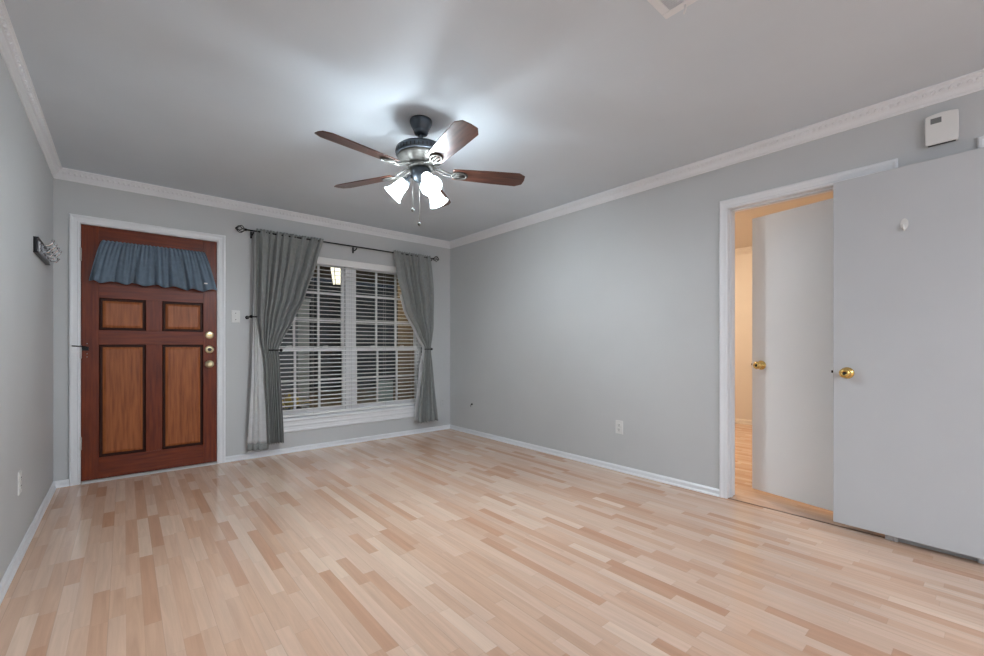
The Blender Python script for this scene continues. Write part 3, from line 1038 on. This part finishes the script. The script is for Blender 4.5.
# ------------------------------------------------------------------ ceiling fan
FX, FY = 1.359, 2.251
fan = thing('ceiling_fan', (FX, FY, H), 'five blade ceiling fan with lit glass shades under the ceiling', 'ceiling fan')
FM = Matrix.Translation((FX, FY, 0))
MB().lathe([(0.0005, H), (0.065, H), (0.067, H - 0.008), (0.066, H - 0.018), (0.060, H - 0.034), (0.051, H - 0.052), (0.046, H - 0.062), (0.043, H - 0.065),
            (0.044, H - 0.072), (0.038, H - 0.084), (0.028, H - 0.090), (0.0005, H - 0.091)], 36, FM).build('canopy', M['pewter'], fan)
MB().lathe([(0.013, H - 0.08), (0.013, 2.300)], 20, FM).build('downrod', M['pewter'], fan)
MB().lathe([(0.012, 2.305), (0.028, 2.303), (0.032, 2.286), (0.090, 2.283), (0.132, 2.274), (0.147, 2.262), (0.150, 2.248), (0.150, 2.226), (0.146, 2.219),
            (0.0005, 2.218)], 48, FM).build('motor_housing', M['pewter'], fan)
mh = MB()
mh.lathe([(0.0005, 2.2185), (0.142, 2.218), (0.141, 2.213), (0.132, 2.204), (0.108, 2.190), (0.084, 2.180), (0.074, 2.172), (0.078, 2.166), (0.078, 2.152), (0.060, 2.148),
          (0.0005, 2.1475)], 48, FM)
mhb = mh.build('lower_housing', M['nickel'], fan)
mb = MB()
for k in range(40):
    a = 2 * PI * k / 40
    mb.box(0.1485, 0.1510, -0.003, 0.003, 2.230, 2.248, FM @ Matrix.Rotation(a, 4, 'Z'))
mb.build('vent_slot', M['dark'], fan)
MB().lathe([(0.0005, 2.150), (0.052, 2.150), (0.058, 2.140), (0.060, 2.118), (0.056, 2.096), (0.044, 2.078), (0.022, 2.066), (0.010, 2.062), (0.006, 2.050), (0.0005, 2.048)],
           36, FM).build('switch_housing', M['pewter'], fan)
ZB = 2.132
for k in range(5):
    ang = R(116 - 72 * k)
    B = FM @ Matrix.Rotation(ang, 4, 'Z')
    PB = B @ Matrix.Translation((0, 0, ZB)) @ Matrix.Rotation(R(-12), 4, 'X')
    # blade arm
    mb = MB()
    for s_ in (-1, 1):
        mb.tube([B @ Vector(p) for p in ((0.066, s_ * 0.010, 2.158), (0.105, s_ * 0.020, 2.150), (0.140, s_ * 0.024, 2.134))] +
                [PB @ Vector((0.180, s_ * 0.014, -0.009)), PB @ Vector((0.206, s_ * 0.012, -0.008))], 0.0055, 8)
    arm = mb.build('blade_arm', M['nickel'], fan)
    mb = MB()
    loop = [PB @ Vector((0.232 + 0.046 * math.cos(2 * PI * q / 24), 0.031 * math.sin(2 * PI * q / 24), -0.008)) for q in range(24)]
    mb.tube(loop, 0.0065, 8, loop=True)
    for s_ in (-1, 1):
        mb.tube([PB @ Vector((0.196, s_ * 0.009, -0.008)), PB @ Vector((0.268, s_ * 0.009, -0.008))], 0.005, 8)
    mb.build('medallion', M['nickel'], arm)
    prof = [(0.192, -0.050), (0.30, -0.057), (0.44, -0.064), (0.600, -0.068), (0.641, -0.042), (0.646, 0.0), (0.641, 0.042), (0.600, 0.068), (0.44, 0.064), (0.30, 0.057),
            (0.192, 0.050)]
    bm = MB().prism(prof, -0.003, 0.003)
    o = bm.build('blade', M['blade'], None, 0.0015)
    o.parent = fan
    o.matrix_local = Matrix.Translation(-Vector(fan.location)) @ PB


def aim(p, d):
    d = Vector(d).normalized()
    q = d.to_track_quat('Z', 'Y')
    return Matrix.Translation(p) @ q.to_matrix().to_4x4()


for hd in (R(-102), R(140), R(18)):
    dr = Vector((math.cos(hd), math.sin(hd), 0))
    n0 = Vector((FX, FY, 2.100)) + dr * 0.05
    n1 = n0 + dr * 0.035 + Vector((0, 0, -0.02))
    ax = dr * 0.70 + Vector((0, 0, -0.72))
    mb = MB().tube([n0 - dr * 0.01, n0 + dr * 0.02 + Vector((0, 0, 0.003)), n1], 0.010, 10)
    A = aim(n1, ax)
    mb.lathe([(0.0005, -0.008), (0.022, -0.006), (0.027, 0.004), (0.027, 0.016), (0.020, 0.018)], 24, A)
    lk = mb.build('lamp_arm', M['pewter'], fan)
    sh = MB().lathe([(0.024, 0.008), (0.029, 0.016), (0.034, 0.035), (0.037, 0.060), (0.042, 0.085), (0.051, 0.110), (0.060, 0.124), (0.062, 0.128), (0.059, 0.1265),
                     (0.049, 0.111), (0.040, 0.086), (0.035, 0.060), (0.032, 0.036), (0.027, 0.018), (0.022, 0.010)], 32, A)
    s_ = sh.build('lamp_shade', M['shade'], fan)
    MB().lathe([(0.0005, 0.016), (0.011, 0.018), (0.012, 0.045), (0.018, 0.062), (0.021, 0.076), (0.018, 0.090), (0.009, 0.098), (0.0005, 0.099)], 20, A).build('bulb', M['bulb'], s_)
# pull chains
cs, sn = math.cos(0.7066), math.sin(0.7066)
for (rt, fw, zt, ze) in ((-0.046, -0.02, 2.11, 1.905), (-0.004, -0.035, 2.075, 1.815)):
    px, py = FX + rt * cs + fw * sn, FY - rt * sn + fw * cs
    mb = MB().tube([(px, py, zt), (px, py, ze)], 0.0012, 6)
    z = zt
    while z > ze:
        mb.sphere((px, py, z), 0.0019, 4)
        z -= 0.009
    ch = mb.build('pull_chain', M['nickel'], fan)
    MB().lathe([(0.0005, ze + 0.004), (0.005, ze), (0.010, ze - 0.008), (0.010, ze - 0.013), (0.004, ze - 0.020), (0.0005, ze - 0.021)], 14, Matrix.Translation((px, py, 0))).build(
        'chain_pull', M['nickel'], ch)


# ------------------------------------------------------------------ other lamps of the house
def dome_lamp(x, y, mat, label, r=0.17):
    o = thing('ceiling_dome_lamp', (x, y, H), label, 'ceiling lamp')
    MB().lathe([(0.0005, H), (r + 0.012, H), (r + 0.012, H - 0.018), (r, H - 0.022)], 40, Matrix.Translation((x, y, 0))).build('rim', M['nickel'], o)
    MB().lathe([(r, H - 0.02), (r * 0.97, H - 0.045), (r * 0.8, H - 0.075), (r * 0.45, H - 0.098), (0.0005, H - 0.106)], 40, Matrix.Translation((x, y, 0))).build('dome', mat, o)
    return o


dome_lamp(4.9, 2.72, M['halldome'], 'warm dome lamp on the ceiling beyond the doorway')

# ------------------------------------------------------------------ the porch outside the window, at night
f = MB().box(-1.5, 7.0, YB + T, 11.2, -0.12, -0.02)
struct('ground_porch', f, M['concrete'], 'dim tan walkway outside the window', 'ground')
f = MB().box(-1.5, 7.0, YB + T, 10.0, 2.62, 2.72)
struct('ceiling_porch', f, M['stucco'], 'porch soffit seen at the top of the window', 'ceiling')
f = MB().box(-1.5, 7.0, 11.0, 11.2, -0.1, 2.7)
struct('wall_porch_far', f, M['siding'], 'dark wall across the walkway outside', 'wall')
f = MB().box(3.34, 3.55, YB + T, 6.25, -0.02, 2.62)
struct('wall_porch_right', f, M['stucco'], 'tan stucco wing wall at the right outside the window', 'wall')
po = thing('porch_post', (1.98, 6.5, 0), 'white square post outside behind the left window', 'post')
MB().box(1.89, 2.05, 6.5, 6.66, -0.02, 1.72).build('post_shaft', M['post'], po, 0.006)
MB().box(1.875, 2.065, 6.485, 6.675, 1.72, 1.77).build('post_cap', M['post'], po, 0.006)
MB().box(1.875, 2.065, 6.485, 6.675, -0.02, 0.10).build('post_foot', M['post'], po, 0.006)
ln = thing('porch_lantern', (2.273, 6.0, 2.2), 'lit tapered porch lantern seen through the left window', 'lantern')
LM = Matrix.Translation((2.273, 6.0, 0)) @ Matrix.Rotation(R(45), 4, 'Z')
MB().lathe([(0.062, 1.94), (0.112, 2.24)], 4, LM, False, True).build('lantern_glass', M['lantern'], ln)
mb = MB().lathe([(0.118, 2.24), (0.118, 2.255), (0.03, 2.33), (0.012, 2.35), (0.012, 2.62)], 4, LM, False, True)
mb.lathe([(0.070, 1.92), (0.070, 1.94)], 4, LM, False, True)
for k in range(4):
    a = PI / 2 * k
    mb.tube([LM @ Vector((0.066 * math.cos(a), 0.066 * math.sin(a), 1.93)), LM @ Vector((0.116 * math.cos(a), 0.116 * math.sin(a), 2.25))], 0.005, 6)
mb.build('lantern_frame', M['black'], ln)
so = thing('porch_fill_lamp', (2.6, 6.6, 2.62), 'unseen fill lamp added in the porch soffit above the window', 'ceiling lamp')  # out of view, added to light the post and walkway
MB().lathe([(0.10, 2.62), (0.125, 2.62), (0.125, 2.612), (0.10, 2.610)], 28, Matrix.Translation((2.6, 6.6, 0))).build('trim_ring', M['post'], so)
MB().lathe([(0.0005, 2.612), (0.10, 2.613), (0.10, 2.616), (0.0005, 2.616)], 28, Matrix.Translation((2.6, 6.6, 0))).build('lens', pm('lit_fill_disc', srgb(250, 245, 230), 0.4, emit=(1.0, 0.93, 0.80, 1), es=90.0), so)
pt = thing('potted_plant', (1.64, 6.0, -0.02), 'yellow leaved potted plant on the walkway outside the window', 'plant')
MB().lathe([(0.0005, -0.02), (0.10, -0.02), (0.14, 0.24), (0.15, 0.26), (0.13, 0.26), (0.12, 0.22), (0.0005, 0.22)], 24, Matrix.Translation((1.64, 6.0, 0))).build('pot', M['clay'], pt)
rn = random.Random(2)
my, mg = MB(), MB()
for k in range(80):
    a, el = rn.uniform(0, 6.28), rn.uniform(0.35, 1.4)
    L = rn.uniform(0.16, 0.36)
    d = Vector((math.cos(a) * math.cos(el), math.sin(a) * math.cos(el), math.sin(el)))
    s_ = Vector((-math.sin(a), math.cos(a), 0))
    p = Vector((1.64, 6.0, 0.24))
    w_ = rn.uniform(0.016, 0.028)
    dp = Vector((0, 0, -0.05 * L / 0.3))
    rows = []
    for i in range(6):
        q = i / 5
        c = p + d * L * q + dp * q * q * 2
        ww = w_ * math.sin(PI * (0.12 + 0.86 * q))
        rows.append([c - s_ * ww, c + Vector((0, 0, -0.004)), c + s_ * ww])
    (my if el > 0.6 else mg).grid(rows)
my.build('yellow_leaves', M['yellow'], pt)
mg.build('lower_leaves', M['green'], pt)
sg = thing('yard_sign', (3.0, 6.0, 0), 'pale blue board on a stake outside the right window', 'sign')
MB().box(2.885, 3.125, 5.99, 6.01, 0.25, 0.55).build('board', M['board'], sg, 0.002)
MB().box(2.995, 3.015, 6.011, 6.03, -0.02, 0.5).build('stake', M['post'], sg)
